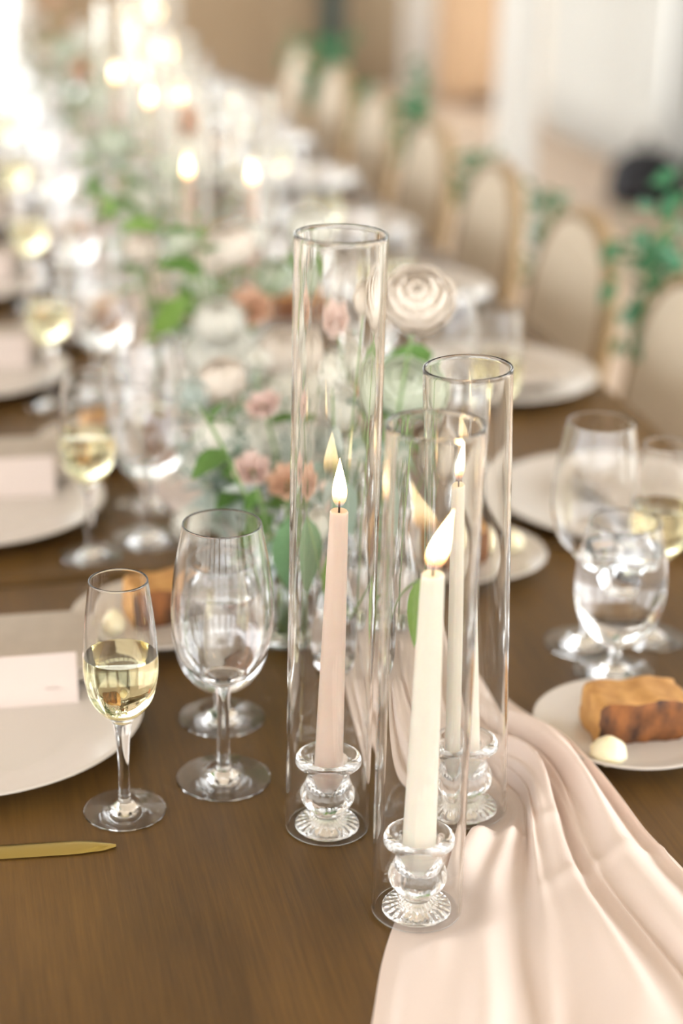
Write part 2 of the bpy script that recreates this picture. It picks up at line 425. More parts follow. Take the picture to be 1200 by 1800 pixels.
HB, HCUP = holder_base(), holder_cup()
def taper(h, rb, rt, mat):
    mb = MB()
    pr = [(0, .0310), (rb-.0008, .0310), (rb, .033)]
    for k in range(1, 11):
        t = k/10; pr.append((rb+(rt-rb)*t**1.15, .033+(h-.036)*t*.995))
    pr += [(rt*.985, h-.0016), (rt*.86, h-.0004), (rt*.55, h-.0016), (rt*.2, h-.0021), (0, h-.0021)]
    mb.lathe(pr, 48); return mb.mesh('wax', mat)
def flame_mesh(hgt, R, lean):
    mb = MB(); pr = [(0, 0)]
    n = 16
    for k in range(1, n):
        t = k/n; r = R*(math.sin(PI*t**.62))**1.0*(1-.30*t)
        pr.append((max(r, .0003), hgt*t))
    pr.append((0, hgt))
    mb.lathe(pr, 20, off=lambda z: (lean[0]*(z/hgt)**1.4, lean[1]*(z/hgt)**1.4))
    return mb.mesh('flame', 'flame')
def candle_set(x, y, hc, top, rb, rt, mat, names, fl=(.037, .0058, (.0, 0)), z=0, group=None, tilt=0, lean=0):
    L_tube, L_hold, L_cand = names
    zz = TZ+z
    c = ob('glass_cylinder', tube_glass(hc), None, (x, y, zz)); tag(c, L_tube, 'candle sleeve', group and 'far glass cylinders')
    h = thing('candle_holder', L_hold, 'candle holder', (x, y, zz), 0, group and 'far candle holders')
    ob('foot', HB, h); ob('cup', HCUP, h)
    k = thing('taper_candle', L_cand, 'candle', (x, y, zz), 0, group and 'far taper candles')
    ob('wax', taper(top, rb, rt, mat), k)
    lx, ly = fl[2]
    mb = MB(); mb.tube([(0, 0, top-.003), (0, 0, top+.003), (lx*.06, ly*.06, top+.0065)], [.0008, .0008, .0006], 8)
    ob('wick', mb.mesh('wick', 'wick'), k)
    ob('flame', flame_mesh(*fl), k, (lx*.02, ly*.02, top+.0018))
    for q in (c, h, k): q.rotation_euler = (0, tilt+(lean if q is k else 0), 0)
    if lean: k.location.x -= math.sin(lean)*.045
FRONT = (.291, 1.0044); TALL = (.2533, 1.1246); THIRD = (.3615, 1.125)
# lean is given in world X,Y
candle_set(*TALL, .450, .254, .0108, .0066, 'wax_blush', ('tallest clear glass cylinder, standing between the wine glass and flowers', 'pressed glass candle holder gripping the blush taper', 'lit blush pink taper candle inside the tallest glass cylinder'), (.037, .0058, (-.001, 0)), .0004, None, .005, .016)
candle_set(*FRONT, .354, .253, .0118, .0077, 'wax_ivory', ('short glass cylinder standing partly on the edge of blush runner', 'pressed glass candle holder standing partly on the runner edge', 'thick lit ivory taper with flame blown sideways, by runner edge'), (.040, .0080, (.013, .004)), .0014, None, 0, .010)
candle_set(*THIRD, .352, .266, .0112, .0068, 'wax_ivory', ('short glass cylinder set wholly on the gathered blush runner', 'pressed glass candle holder sunk among the runner folds', 'slim lit ivory taper rising from the gathered runner folds'), (.032, .0052, (.006, 0)), .0026, None, -.040, -.008)
far_c = []
def far_set(px, py, Y, hc, mat, k):
    p = AY(px, py, Y); far_c.append((p.x, Y, CYL_R))
    zt = min(max(p.z-TZ-.02, .16), .30)
    candle_set(p.x, Y, hc, zt, .0110, .0068, mat,
               tuple(s % ORD[k] for s in ('%s glass cylinder beyond the flowers, counted from the bread plates', '%s pressed glass holder beyond the flowers, counted from bread plates', '%s lit taper candle beyond the flowers, counted from bread plates')),
               (.036, .0062, (rnd.uniform(-.003, .003), 0)), .0014, True)
for k, (px, py, Y, hc) in enumerate(((330, 296, 2.43, .372), (444, 306, 2.38, .368), (262, 172, 2.98, .40), (313, 170, 3.12, .36), (203, 130, 3.30, .40), (247, 130, 3.42, .36), (290, 92, 3.72, .40), (240, 36, 4.35, .42), (268, 22, 4.60, .40))):
    far_set(px, py, Y, hc, 'wax_blush' if k % 3 != 2 else 'wax_ivory', k)

# ------------------------------------------------------------------ bud vases (positions first: the runner lies flat under them)
vase_xy = []
for px, py in ((590, 1172), (498, 1128), (668, 1095), (600, 1060), (520, 1010), (440, 990), (660, 985)):
    p = U(px, py); vase_xy.append((p.x, p.y))
for Y in (2.05, 2.22, 2.62, 2.80, 3.0, 3.55, 3.9, 4.1, 4.75, 5.0):
    vase_xy.append((.315+rnd.uniform(-.06, .06), Y+rnd.uniform(-.05, .05)))
flat = [(FRONT[0], FRONT[1], CYL_R), (TALL[0], TALL[1], CYL_R), (THIRD[0], THIRD[1], CYL_R)]+far_c+[(x, y, .032) for x, y in vase_xy]

# ------------------------------------------------------------------ the chiffon runner
edge_px = [((625, 1960), (1560, 1930)), ((640, 1870), (1500, 1840)), ((655, 1790), (1420, 1740)), ((672, 1690), (1310, 1630)), ((700, 1610), (1215, 1543)),
           ((748, 1545), (1150, 1478)), ((800, 1490), (1090, 1415)), ((838, 1445), (1030, 1362)), ((800, 1412), (975, 1308)), ((700, 1382), (915, 1255)),
           ((648, 1300), (860, 1200)), ((612, 1200), (800, 1130)), ((590, 1110), (745, 1050)), ((570, 1030), (700, 985))]
rowsL = [U(*a) for a, b in edge_px]; rowsR = [U(*b) for a, b in edge_px]
for Y in (1.85, 2.1, 2.4, 2.8, 3.3, 3.9, 4.5, 5.1):
    rowsL.append(Vector((.215+.02*math.sin(Y*3), Y, TZ))); rowsR.append(Vector((.42+.02*math.sin(Y*4), Y, TZ)))
RW = smooth_prof([(l.x, l.y, r.x, r.y) for l, r in zip(rowsL, rowsR)], 12)
def sstep(a, b, x):
    t = min(max((x-a)/(b-a), 0), 1); return t*t*(3-2*t)
def ridge(x, sharp=1.0):     # rounded crest with narrow valley
    return (.5+.5*math.cos(2*PI*x))**sharp
def runner():
    mb = MB(); NS = len(RW)-1; NT = 130
    def fn(u, v):
        i = min(int(u*NS), NS); a = RW[i]
        s = u*NS/12.0                                   # row units: pinch near 7
        pin = math.exp(-((s-7.2)/1.7)**2)
        near = 1-sstep(7, 13, s)
        # folds bunch unevenly across the width
        tv = v+.035*math.sin(2*PI*v+.5*s)+.02*math.sin(5*v*PI+s*.8)
        x = a[0]+(a[2]-a[0])*v; y = a[1]+(a[3]-a[1])*v
        ph = .22*math.sin(s*.45)+.06*s
        f1 = ridge(tv*3.2+ph*.6+.10, 1.6); f2 = ridge(tv*7.3-ph+.35, 1.3); f3 = ridge(tv*13+ph*1.5+.3*math.sin(s*.9), 1.0)
        amp = .006+.011*pin+.004*near
        h = amp*(1.0*f1+.62*f2+.26*f3*(.4+pin))
        # a soft transverse wrinkle or two in the fan
        h += .0025*near*math.exp(-((s-3.6-.8*v+.25*math.sin(6*v))/.16)**2)*sstep(.35, .6, v)
        h += .002*near*math.exp(-((s-5.4-.4*v)/.14)**2)*sstep(.15, .3, v)*(1-sstep(.55, .7, v))
        edge = sstep(0, .07, v)*sstep(0, .05, 1-v)
        h *= (.12+.88*edge)
        mk = 1.0
        for (cx, cyy, r) in flat:
            mk = min(mk, sstep(r+.003, r+.028, math.hypot(x-cx, y-cyy)))
        # fabric is pulled sideways into the folds
        dx = .004*math.sin(2*PI*(tv*3.2+ph*.6))*mk*edge
        return (x+dx, y, TZ+.0008+h*mk)
    mb.grid(fn, NS, NT)
    return mb.mesh('table_runner', 'chiffon')
tag(ob('table_runner', runner()), 'sheer blush chiffon runner gathered down the middle of the tables', 'table runner')

# ------------------------------------------------------------------ glassware
def closed_bowl(outer, inner):
    # outer: bottom->rim (r,z); inner: rim->bottom
    return [(0, outer[0][1])]+outer+inner+[(0, inner[-1][1])]
def offset_inner(outer, th, zfloor):
    ins = []
    for r, z in reversed(outer):
        if z < zfloor+.002: break
        ins.append((max(r-th, .0005), z))
    ins[0] = (ins[0][0], outer[-1][1])
    return ins
def rounded(outer, th, zfloor, soft=True):
    o = smooth_prof(outer, 6); i = offset_inner(o, th, zfloor)
    r, z = o[-1]
    rim = [(r-.15*th, z+.0004), (r-.5*th, z+.0006), (r-.85*th, z+.0004)]
    # blend to the floor
    li = i[-1]
    tail = [(li[0]*.8, zfloor+(li[1]-zfloor)*.45), (li[0]*.5, zfloor+(li[1]-zfloor)*.15), (li[0]*.2, zfloor+.0001), (0, zfloor)]
    return o, i, [(0, o[0][1])]+o+rim+i[0:]+tail
def liquid_prof(inner, zfloor, level, eps=.00025):
    pr = [(0, zfloor-eps)]
    below = [p for p in reversed(inner) if p[1] < level-.0005]
    for r, z in below: pr.append((r+eps, z))
    top = np.interp(level, [p[1] for p in reversed(inner)], [p[0] for p in reversed(inner)])
    pr.append((float(top)+eps, level+.0006)); pr.append((float(top)-.0012, level)); pr.append((0, level))
    return pr
def foot_mesh(R, rs, h=.009):
    mb = MB(); mb.lathe([(0, .0003), (R*.9, .0003), (R-.0006, .0003), (R, .0009), (R-.0004, .0016), (R*.8, .0022), (R*.45, .0036), (rs*1.9, .0060), (rs*1.15, h), (0, h)], 64); return mb.mesh('foot', 'clear_glass', True, 30)
def stem_mesh(pts):
    mb = MB(); o = smooth_prof(pts, 4); mb.lathe([(0, o[0][1])]+o+[(0, o[-1][1])], 32); return mb.mesh('stem', 'clear_glass', True, 60)
GL = {}
# champagne flute
fo = [(.0072, .0770), (.0100, .0800), (.0165, .0865), (.0228, .0960), (.0262, .1080), (.0276, .1210), (.0274, .1360), (.0258, .1560), (.0232, .1780), (.0216, .191)]
o, i, pr = rounded(fo, .0011, .0830)
mb = MB(); mb.lathe(pr, 72); GL['flute_bowl'] = mb.mesh('bowl', 'clear_glass')
mb = MB(); mb.lathe(liquid_prof(i, .0830, .1315), 72); GL['flute_wine'] = mb.mesh('champagne', 'champagne', True, 50)
GL['flute_stem'] = stem_mesh([(.0046, .0087), (.0042, .016), (.0040, .030), (.0044, .048), (.0055, .064), (.0072, .0745), (.0078, .0772)])
GL['flute_foot'] = foot_mesh(.0312, .0046)
# wine glass
fo = [(.0060, .0830), (.0120, .0862), (.0215, .0935), (.0315, .1065), (.0375, .1240), (.0392, .1420), (.0385, .1600), (.0358, .1830), (.0318, .2050), (.0298, .216)]
o, i, pr = rounded(fo, .0011, .0885)
mb = MB(); mb.lathe(pr, 72); GL['wine_bowl'] = mb.mesh('bowl', 'clear_glass')
GL['wine_stem'] = stem_mesh([(.0056, .0087), (.0048, .020), (.0045, .045), (.0048, .068), (.0060, .0795), (.0068, .0832)])
GL['wine_foot'] = foot_mesh(.0370, .0058)
# water goblet
fo = [(.0065, .0270), (.0140, .0300), (.0240, .0370), (.0330, .0500), (.0385, .0680), (.0400, .0860), (.0385, .1080), (.0345, .1290), (.0310, .145)]
o, i, pr = rounded(fo, .0014, .0330)
mb = MB(); mb.lathe(pr, 72); GL['gob_bowl'] = mb.mesh('bowl', 'clear_glass')
mb = MB(); mb.lathe(liquid_prof(i, .0330, .120), 72); GL['gob_water'] = mb.mesh('water', 'water', True, 50)
GL['gob_stem'] = stem_mesh([(.0062, .0087), (.0056, .014), (.0066, .022), (.0074, .0273)])
GL['gob_foot'] = foot_mesh(.0360, .0064)
def flute(x, y, label, group=None):
    t = thing('champagne_flute', label, 'glass', (x, y, TZ), rnd.uniform(0, 6), group)
    for n, k in (('bowl', 'flute_bowl'), ('stem', 'flute_stem'), ('foot', 'flute_foot'), ('champagne', 'flute_wine')): ob(n, GL[k], t)
def wineg(x, y, label, group=None):
    t = thing('wine_glass', label, 'glass', (x, y, TZ), rnd.uniform(0, 6), group)
    for n, k in (('bowl', 'wine_bowl'), ('stem', 'wine_stem'), ('foot', 'wine_foot')): ob(n, GL[k], t)
mb = MB(); a = .0095
mb.box(-a, a, -a, a, -a, a); ICE = mb.mesh('ice_cube', 'ice', False)
def goblet(x, y, label, group=None, ice=False):
    t = thing('water_goblet', label, 'glass', (x, y, TZ), rnd.uniform(0, 6), group)
    for n, k in (('bowl', 'gob_bowl'), ('stem', 'gob_stem'), ('foot', 'gob_foot'), ('water', 'gob_water')): ob(n, GL[k], t)
    if ice:
        for (ix, iy, iz) in ((.012, .008, .110), (-.014, .006, .111), (.0, -.016, .109), (.002, .004, .090)):
            q = ob('ice_cube', ICE, None, (x+ix, y+iy, TZ+iz), (rnd.uniform(-.5, .5), rnd.uniform(-.5, .5), rnd.uniform(0, 3)))
            tag(q, 'clear ice cube floating in the iced water goblet', 'ice cube', 'ice cubes in the goblet')

# ------------------------------------------------------------------ plates, napkins, cards, bread
def plate_mesh(R, name):
    mb = MB(); k = R/.142
    pr = [(0, .004), (R*.62, .004), (R*.68, .0048), (R*.85, .0095), (R*.97, .0150), (R*.995, .0162), (R, .0172), (R*.99, .0180), (R*.96, .0174), (R*.84, .0128), (R*.70, .0092), (R*.64, .0080), (0, .0078)]
    pr = [(0, 0), (R*.58, 0), (R*.60, .003)]+pr[2:]
    mb.lathe(pr, 80); return mb.mesh(name, 'ceramic', True, 60)
CH = plate_mesh(.142, 'charger'); BP = plate_mesh(.080, 'bread_plate')
def napkin_mesh(wx, wy):
    mb = MB()
    # three soft folded layers with rounded corner
    def layer(z0, z1, sx, sy, cut):
        out = []
        r = .014
        for (cx, cyy, a0) in ((sx-r, sy-r, 0), (-sx+r, sy-r, 90), (-sx+r, -sy+r, 180), (sx-r, -sy+r, 270)):
            for k in range(6):
                a = math.radians(a0+18*k); out.append((cx+r*math.cos(a), cyy+r*math.sin(a)))
        n = len(out); vs = []; fs = []
        for (z, g) in ((z0, .985), (z0+(z1-z0)*.25, 1), (z1-(z1-z0)*.25, 1), (z1, .982)):
            vs += [(x*g, y*g, z) for x, y in out]
        for l in range(3):
            for k in range(n): fs.append((l*n+k, l*n+(k+1) % n, (l+1)*n+(k+1) % n, (l+1)*n+k))
        fs += [tuple(reversed(range(n))), tuple(range(3*n, 4*n))]
        mb.add(vs, fs)
    layer(0, .0045, wx, wy, 0); layer(.0042, .0085, wx*.985, wy*.97, 0); layer(.0082, .0125, wx*.995, wy*.985, 0)
    return mb.mesh('napkin', 'napkin', True, 40)
NP = napkin_mesh(.085, .060); NP2 = napkin_mesh(.055, .080)
def card_mesh():
    mb = MB(); t = .0006; hw = .045; h = .042; d = .010
    # tent card: two leaning leaves
    for s in (-1, 1):
        v = [(-hw, s*d, 0), (hw, s*d, 0), (hw, 0, h), (-hw, 0, h)]
        n = [(x, y+s*t, z) for x, y, z in v]
        mb.add(v+n, [(0, 1, 2, 3), (7, 6, 5, 4), (0, 4, 5, 1), (1, 5, 6, 2), (2, 6, 7, 3), (3, 7, 4, 0)])
    return mb.mesh('card', 'paper', False)
CARD = card_mesh()
mb = MB()
for k in range(5):
    x0 = .018+k*.0026; pts = [(x0+.0009*math.sin(t*5+k), -.0095-.0016, .0) for t in range(2)]
    mb.tube([(x0, 0, 0), (x0+.0008, 0, .0022), (x0+.0016, 0, -.0004+.0008*(k % 2)), (x0+.0024, 0, .0016)], .00022, 5)
INK = mb.mesh('handwriting', 'ink')
def roundbud_mesh():
    mb = MB()
    for k in range(9):
        a = k*2.4; r = .006+.0011*k
        def fn(u, v, a=a, r=r):
            th = a+(u-.5)*1.9; q = r*(.4+.6*math.sin(v*PI/2)); return (q*math.cos(th), q*math.sin(th), .004+.016*v-.0004*k*v)
        mb.grid(fn, 5, 4)
    return mb.mesh('bud', 'coral')
BUD = roundbud_mesh()
def bread_meshes(seed, sx=.040, sy=.024, sz=.0185):
    R = random.Random(seed); mb = MB(); nx, ny, nz = 12, 8, 7
    pts = {}
    def P(i, j, k):
        x, y, z = -1+2*i/nx, -1+2*j/ny, -1+2*k/nz
        key = (i, j, k)
        if key not in pts:
            q = 1-.035*(abs(x)**8*abs(y)**8+abs(y)**8*abs(z)**8+abs(x)**8*abs(z)**8)
            jx, jy, jz = (R.uniform(-.0011, .0011) for _ in range(3))
            bow = .0008*math.sin(i*.9+seed)
            pts[key] = len(mb.v); mb.v.append((x*sx*q+jx, y*sy*q+jy, sz+z*sz*q+(jz+bow*(z > .5) if k > 0 else 0)))
        return pts[key]
    crust = []
    def face(a, b, c, d, cr): mb.f.append((a, b, c, d)); crust.append(cr)
    for i in range(nx):
        for j in range(ny):
            face(P(i, j, 0), P(i, j+1, 0), P(i+1, j+1, 0), P(i+1, j, 0), 1); face(P(i, j, nz), P(i+1, j, nz), P(i+1, j+1, nz), P(i, j+1, nz), 0)
    for i in range(nx):
        for k in range(nz):
            face(P(i, 0, k), P(i+1, 0, k), P(i+1, 0, k+1), P(i, 0, k+1), 1); face(P(i, ny, k), P(i, ny, k+1), P(i+1, ny, k+1), P(i+1, ny, k), 0)
    for j in range(ny):
        for k in range(nz):
            face(P(0, j, k), P(0, j, k+1), P(0, j+1, k+1), P(0, j+1, k), 0); face(P(nx, j, k), P(nx, j+1, k), P(nx, j+1, k+1), P(nx, j, k+1), 1)
    me = mb.mesh('bread', ['bread_crumb', 'bread_crust'], True, 50)
    me.polygons.foreach_set('material_index', crust); return me
def butter_mesh():
    mb = MB(); R = random.Random(3); pr = [(0, 0)]+[(.0135*math.sin(PI*(.12+.88*t))**.75*(1-.15*t), .021*t) for t in [k/10 for k in range(10)]]+[(0, .021)]
    mb.lathe(pr, 28, mod=lambda a, i, r, z: 1+.05*math.sin(3*a+i)+.04*math.sin(7*a-i*1.7))
    return mb.mesh('butter', 'butter')
BUT = butter_mesh(); BREAD = [bread_meshes(s) for s in (1, 2, 3)]
def bread_plate(x, y, who, rz, boff, bread_off=(.01, .012), sd=0, grp=None):
    ob_ = tag(ob('bread_plate', BP, None, (x, y, TZ)), 'small white bread plate '+who, 'plate', grp and 'far bread plates')
    tag(ob('bread_slice', BREAD[sd], None, (x+bread_off[0], y+bread_off[1], TZ+.0076), (0, 0, rz)), 'thick golden bread slice on plate '+who, 'bread', grp and 'far bread slices')
    tag(ob('butter_scoop', BUT, None, (x+boff[0], y+boff[1], TZ+.0076), (0, 0, 0), 1.15), 'pale yellow butter scoop on plate '+who, 'butter', grp and 'far butter scoops')

# window-side settings (left row)
for k in range(8):
    Y = 1.325+.500*k; x = -.004+.016*min(k, 1); far = k > 2
    e = ['at the gold knife', 'one seat beyond the gold knife', 'two seats beyond the gold knife'][k] if k < 3 else 'in the %s window-side seat past the gold knife' % ORD[k-1]
    tag(ob('charger_plate', CH, None, (x, Y, TZ)), 'large white charger plate '+e, 'plate', 'window-side charger plates')
    tag(ob('folded_napkin', NP, None, (x+.022, Y+.100, TZ+.0178), (0, 0, -.02)), 'beige folded napkin on plate '+e, 'napkin', 'window-side napkins')
    zc = TZ+.0178+.0124
    c = thing('place_card', 'blush paper tent place card '+e, 'place card', (x+.045, Y+.029, TZ+.0080), .0, 'window-side place cards')
    ob('card', CARD, c, rot=(0, 0, 0))
    if k == 0: ob('handwriting', INK, c, (0, -.0080, .0125), (-.28, 0, 0))
    tag(ob('coral_bud', BUD, None, (x-.008, Y+.118, zc-.001)), 'coral flower bud on napkin '+e, 'flower', 'window-side coral buds')
    dy = .509*k; jx = rnd.uniform(-.008, .008) if k > 1 else 0; jy = rnd.uniform(-.012, .012) if k > 1 else 0
    flute(.1067+.0195*min(k, 1)+jx, 1.1734+dy+jy, 'champagne flute half full '+e, 'window-side flutes')
    wineg(.188+jx, 1.208+dy+jy, 'empty wine glass '+e, 'window-side wine glasses')
    goblet(.2024+jx*.5, 1.308+dy+jy, 'short stemmed water goblet '+e, 'window-side goblets')
    if k < 5: bread_plate(.172, 1.495+dy, e, .2, (-.045, -.018), (.014, .012), k % 3, True)

# chair-side settings (right row)
for k in range(8):
    Y = 1.24+.48*k
    e = ('on the chair side by iced goblet' if k == 0 else 'on the chair side, %s seat past the iced goblet' % ORD[k-1])
    if k > 0:
        tag(ob('charger_plate', CH, None, (.715, Y+.0, TZ)), 'large white charger plate '+e, 'plate', 'chair-side charger plates')
        tag(ob('folded_napkin', NP2, None, (.735, Y, TZ+.0178), (0, 0, .08)), 'beige folded napkin '+e, 'napkin', 'chair-side napkins')
    dy = .48*k; jx = rnd.uniform(-.008, .008) if k else 0
    wineg(.5545+jx, 1.391+dy, 'empty wine glass '+e, 'chair-side wine glasses')
    flute(.620+jx, 1.392+dy, 'champagne flute '+e, 'chair-side flutes')
    goblet(.5600+jx, 1.300+dy if k else 1.3308, ('iced water goblet behind the sharp bread plate by blush runner' if k == 0 else 'water goblet '+e), 'chair-side goblets', k == 0)
    bx = .527 if k == 0 else .50
    if k < 5: bread_plate(bx, (1.209 if k == 0 else 1.59+.48*(k-1)), ('beside the fanned blush runner' if k == 0 else e), -.03 if k == 0 else .2, (-.036, -.046) if k == 0 else (.048, .012), (.004, .002) if k == 0 else (-.01, .0), k % 3, k > 0)

# gold knife
mb = MB(); kn = []
A = U(204, 1490); B = U(0, 1503)
n = 24; vs = []; fs = []
Lk = .225
for i in range(n+1):
    t = i/n; s = t*Lk                                # from tip towards handle
    if s < .11: wd = (.0095*min(1, (s/.03))**.42) if s < .03 else .0095; th = .0011
    else: wd = .0062-.001*math.sin((s-.11)/.115*PI); th = .0022
    wd = max(wd, .0006)
    for (a, zf) in ((-1, .35), (-.5, 1), (.5, 1), (1, .35), (.5, 0), (-.5, 0)):
        vs.append((-s, a*wd+(.002*min(1, s/.02)), .0005+2*th*zf))
for i in range(n):
    for k in range(6): fs.append((i*6+k, i*6+(k+1) % 6, (i+1)*6+(k+1) % 6, (i+1)*6+k))
fs += [tuple(range(6)), tuple(reversed(range(n*6, n*6+6)))]
half = int(n*.11/Lk)
ang = math.atan2(A.y-B.y, A.x-B.x)
kt = thing('table_knife', 'brushed gold table knife lying on the bare brown wood', 'knife', (A.x, A.y, TZ), ang)
mb.add(vs[:(half+1)*6], [f for f in fs[:-2] if max(f) < (half+1)*6]+[fs[-2], tuple(reversed(range(half*6, half*6+6)))]); ob('blade', mb.mesh('blade', 'gold', True, 30), kt)
mb = MB(); vv = vs[half*6:]; nn = n-half
mb.add(vv, [(i*6+k, i*6+(k+1) % 6, (i+1)*6+(k+1) % 6, (i+1)*6+k) for i in range(nn) for k in range(6)]+[tuple(range(6)), tuple(reversed(range(nn*6, nn*6+6)))]); ob('handle', mb.mesh('handle', 'gold', True, 30), kt)

# ------------------------------------------------------------------ vases and flowers
vo = [(.0200, .0015), (.0265, .006), (.0300, .018), (.0305, .034), (.0270, .056), (.0190, .076), (.0128, .090), (.0118, .100), (.0150, .112)]
o, i, pr = rounded(vo, .0016, .0045)
pr = [(0, 0), (.0185, 0)]+pr[1:]
mb = MB(); mb.lathe(pr, 56); VASE = mb.mesh('glass_body', 'clear_glass')
mb = MB(); mb.lathe(liquid_prof(i, .0045, .060), 56); VWAT = mb.mesh('vase_water', 'water', True, 50)
for k, (x, y) in enumerate(vase_xy):
    lab = ['clear glass bud vase close behind the tallest cylinder', 'clear glass bud vase beside the water goblet and bread', 'clear glass bud vase on the runner behind the ivory tapers'][k] if k < 3 else ('clear glass bud vase in the clump behind the tallest cylinder' if k < 7 else 'clear bud vase among the flowers farther down the tables')
    v = thing('bud_vase', lab, 'vase', (x, y, TZ+.0010), 0, 'bud vases of the near clump' if k < 7 else 'far bud vases')
    ob('glass_body', VASE, v); ob('water', VWAT, v)

def bloom_rose(mat, rings, seed, open_=1.0):
    R = random.Random(seed); mb = MB()
    for ri in range(rings):
        f = (ri+1)/rings; n = 3+ri
        rad = .25+.75*f; hgt = .95-.30*f*open_
        for j in range(n):
            a0 = 2*PI*j/n+ri*.7+R.uniform(-.15, .15); wdt = 2*PI/n*.78+.25; rr = rad*R.uniform(.93, 1.06); hh = hgt*R.uniform(.92, 1.08); cu = .10+.24*f*open_
            def fn(u, v, a0=a0, wdt=wdt, rr=rr, hh=hh, cu=cu):
                e = 1-.28*(2*u-1)**4
                th = a0+(u-.5)*wdt*math.sin(PI*min(1, .25+.75*v))**.3
                q = rr*(.18+.82*math.sin(min(v, 1)*PI/2)**.8)+cu*max(0, v-.72)**1.5*2.6
                z = -.45+hh*1.15*v*e-.35*max(0, v-.8)*f
                return (q*math.cos(th), q*math.sin(th), z)
            mb.grid(fn, 5, 5)
    mb.lathe([(0, -.52), (.2, -.5), (.32, -.38), (.3, -.2), (0, -.15)], 12)
    return mb.mesh('bloom', mat)
def bloom_cluster(mat, n, seed, flat_=.75):
    R = random.Random(seed); mb = MB()
    for k in range(n):
        z = 1-2*(k+.5)/n*.72; a = k*2.39996; r = math.sqrt(max(0, 1-z*z)); d = Vector((r*math.cos(a), r*math.sin(a), z*flat_))
        nrm = d.normalized(); t = nrm.orthogonal().normalized(); b = nrm.cross(t); tw = R.uniform(0, 6); s = R.uniform(.2, .28)
        for q in range(5):
            th = tw+q*2*PI/5
            dirv = t*math.cos(th)+b*math.sin(th); sd = nrm.cross(dirv)
            c = d*R.uniform(.88, 1.05)
            mb.add([c, c+dirv*s*.6+sd*s*.34+nrm*.04, c+dirv*s*1.0+nrm*.03, c+dirv*s*.6-sd*s*.34+nrm*.04], [(0, 1, 2, 3)])
    mb.lathe([(0, -.6), (.45, -.25), (.62, .15), (.45, .45), (0, .58)], 12)
    return mb.mesh('bloom', mat)
def bloom_ball(mat, seed, nr=7):
    R = random.Random(seed); mb = MB()
    for ri in range(nr):
        f = ri/(nr-1); phi = math.radians(14+112*f); n = 3+int(round(6*math.sin(phi))); rr = .62+.30*math.sin(phi)
        for j in range(n):
            a0 = 2*PI*j/n+ri*.9+R.uniform(-.2, .2); wd = 2*PI/n*1.5*(.5+.5*math.sin(phi))+.15; fl = .10+.16*f+R.uniform(-.03, .05); ln = math.radians(40+12*f)
            def fn(u, v, a0=a0, wd=wd, fl=fl, ln=ln, phi=phi, rr=rr):
                ph = phi+ln*(.45-v); th = a0+(u-.5)*wd*(math.sin(PI*(.18+.64*v)))**.6
                q = rr*(1+fl*max(0, v-.35)*1.6-.10*(2*u-1)**2*v)
                return (q*math.sin(ph)*math.cos(th), q*math.sin(ph)*math.sin(th), q*math.cos(ph)*.85)
            mb.grid(fn, 5, 5)
    mb.lathe([(0, -.62), (.3, -.5), (.5, -.15), (.48, .2), (.25, .45), (0, .5)], 14)
    return mb.mesh('bloom', mat)
BL = {}
for s in range(2):
    BL['blush', s] = bloom_rose('petal_blush', 5, 10+s, .7); BL['white', s] = bloom_ball('petal_white', 20+s); BL['peach', s] = bloom_rose('petal_peach', 5, 30+s, .9)
    BL['cream', s] = bloom_ball('petal_cream', 40+s); BL['sage', s] = bloom_ball('petal_sage', 45+s); BL['cluster', s] = bloom_cluster('petal_white', 46, 50+s); BL['silver', s] = bloom_cluster('leaf_silver', 40, 60+s)
def leaf_mesh(mat, asp=.5, bend=.25):
    mb = MB()
    def fn(u, v):
        w = asp*.5*math.sin(PI*v**.8)**.85*(1-.25*v); x = (2*u-1)*w
        return (x, v, bend*v*v*-1+.12*abs(2*u-1)*w*2)
    mb.grid(fn, 4, 8); return mb.mesh('leaf', mat)
LF = {'green': leaf_mesh('leaf_green'), 'bright': leaf_mesh('leaf_bright', .42), 'euc': leaf_mesh('leaf_eucalyptus', .72, .15), 'silver': leaf_mesh('leaf_silver', .4), 'mid': leaf_mesh('leaf_mid', .6, .12)}
def put_leaf(parent, kind, at, d, size, roll=0.0):
    d = Vector(d).normalized(); z = Vector((0, 0, 1)) if abs(d.z) < .9 else Vector((0, -1, 0))
    x = d.cross(z).normalized(); zz = x.cross(d)
    mt = Matrix((x, d, zz)).transposed().to_4x4() @ Matrix.Rotation(roll, 4, 'Y')
    o = ob('leaf', LF[kind], parent); o.matrix_local = Matrix.Translation(Vector(at)) @ mt @ Matrix.Scale(size, 4)
    return o
def nearest_vase(p, rng=None):
    return min(vase_xy, key=lambda v: (v[0]-p.x)**2+(v[1]-p.y)**2)
def stem_pts(b, p, sag=.25):
    mid = b.lerp(p, .5); mid.x = b.x+(p.x-b.x)*sag; mid.y = b.y+(p.y-b.y)*sag
    mid.z = b.z+max(.06, (p.z-b.z)*.55)
    return [Vector(((1-t)**2*b.x+2*t*(1-t)*mid.x+t*t*p.x, (1-t)**2*b.y+2*t*(1-t)*mid.y+t*t*p.y, (1-t)**2*b.z+2*t*(1-t)*mid.z+t*t*p.z)) for t in [k/8 for k in range(9)]]
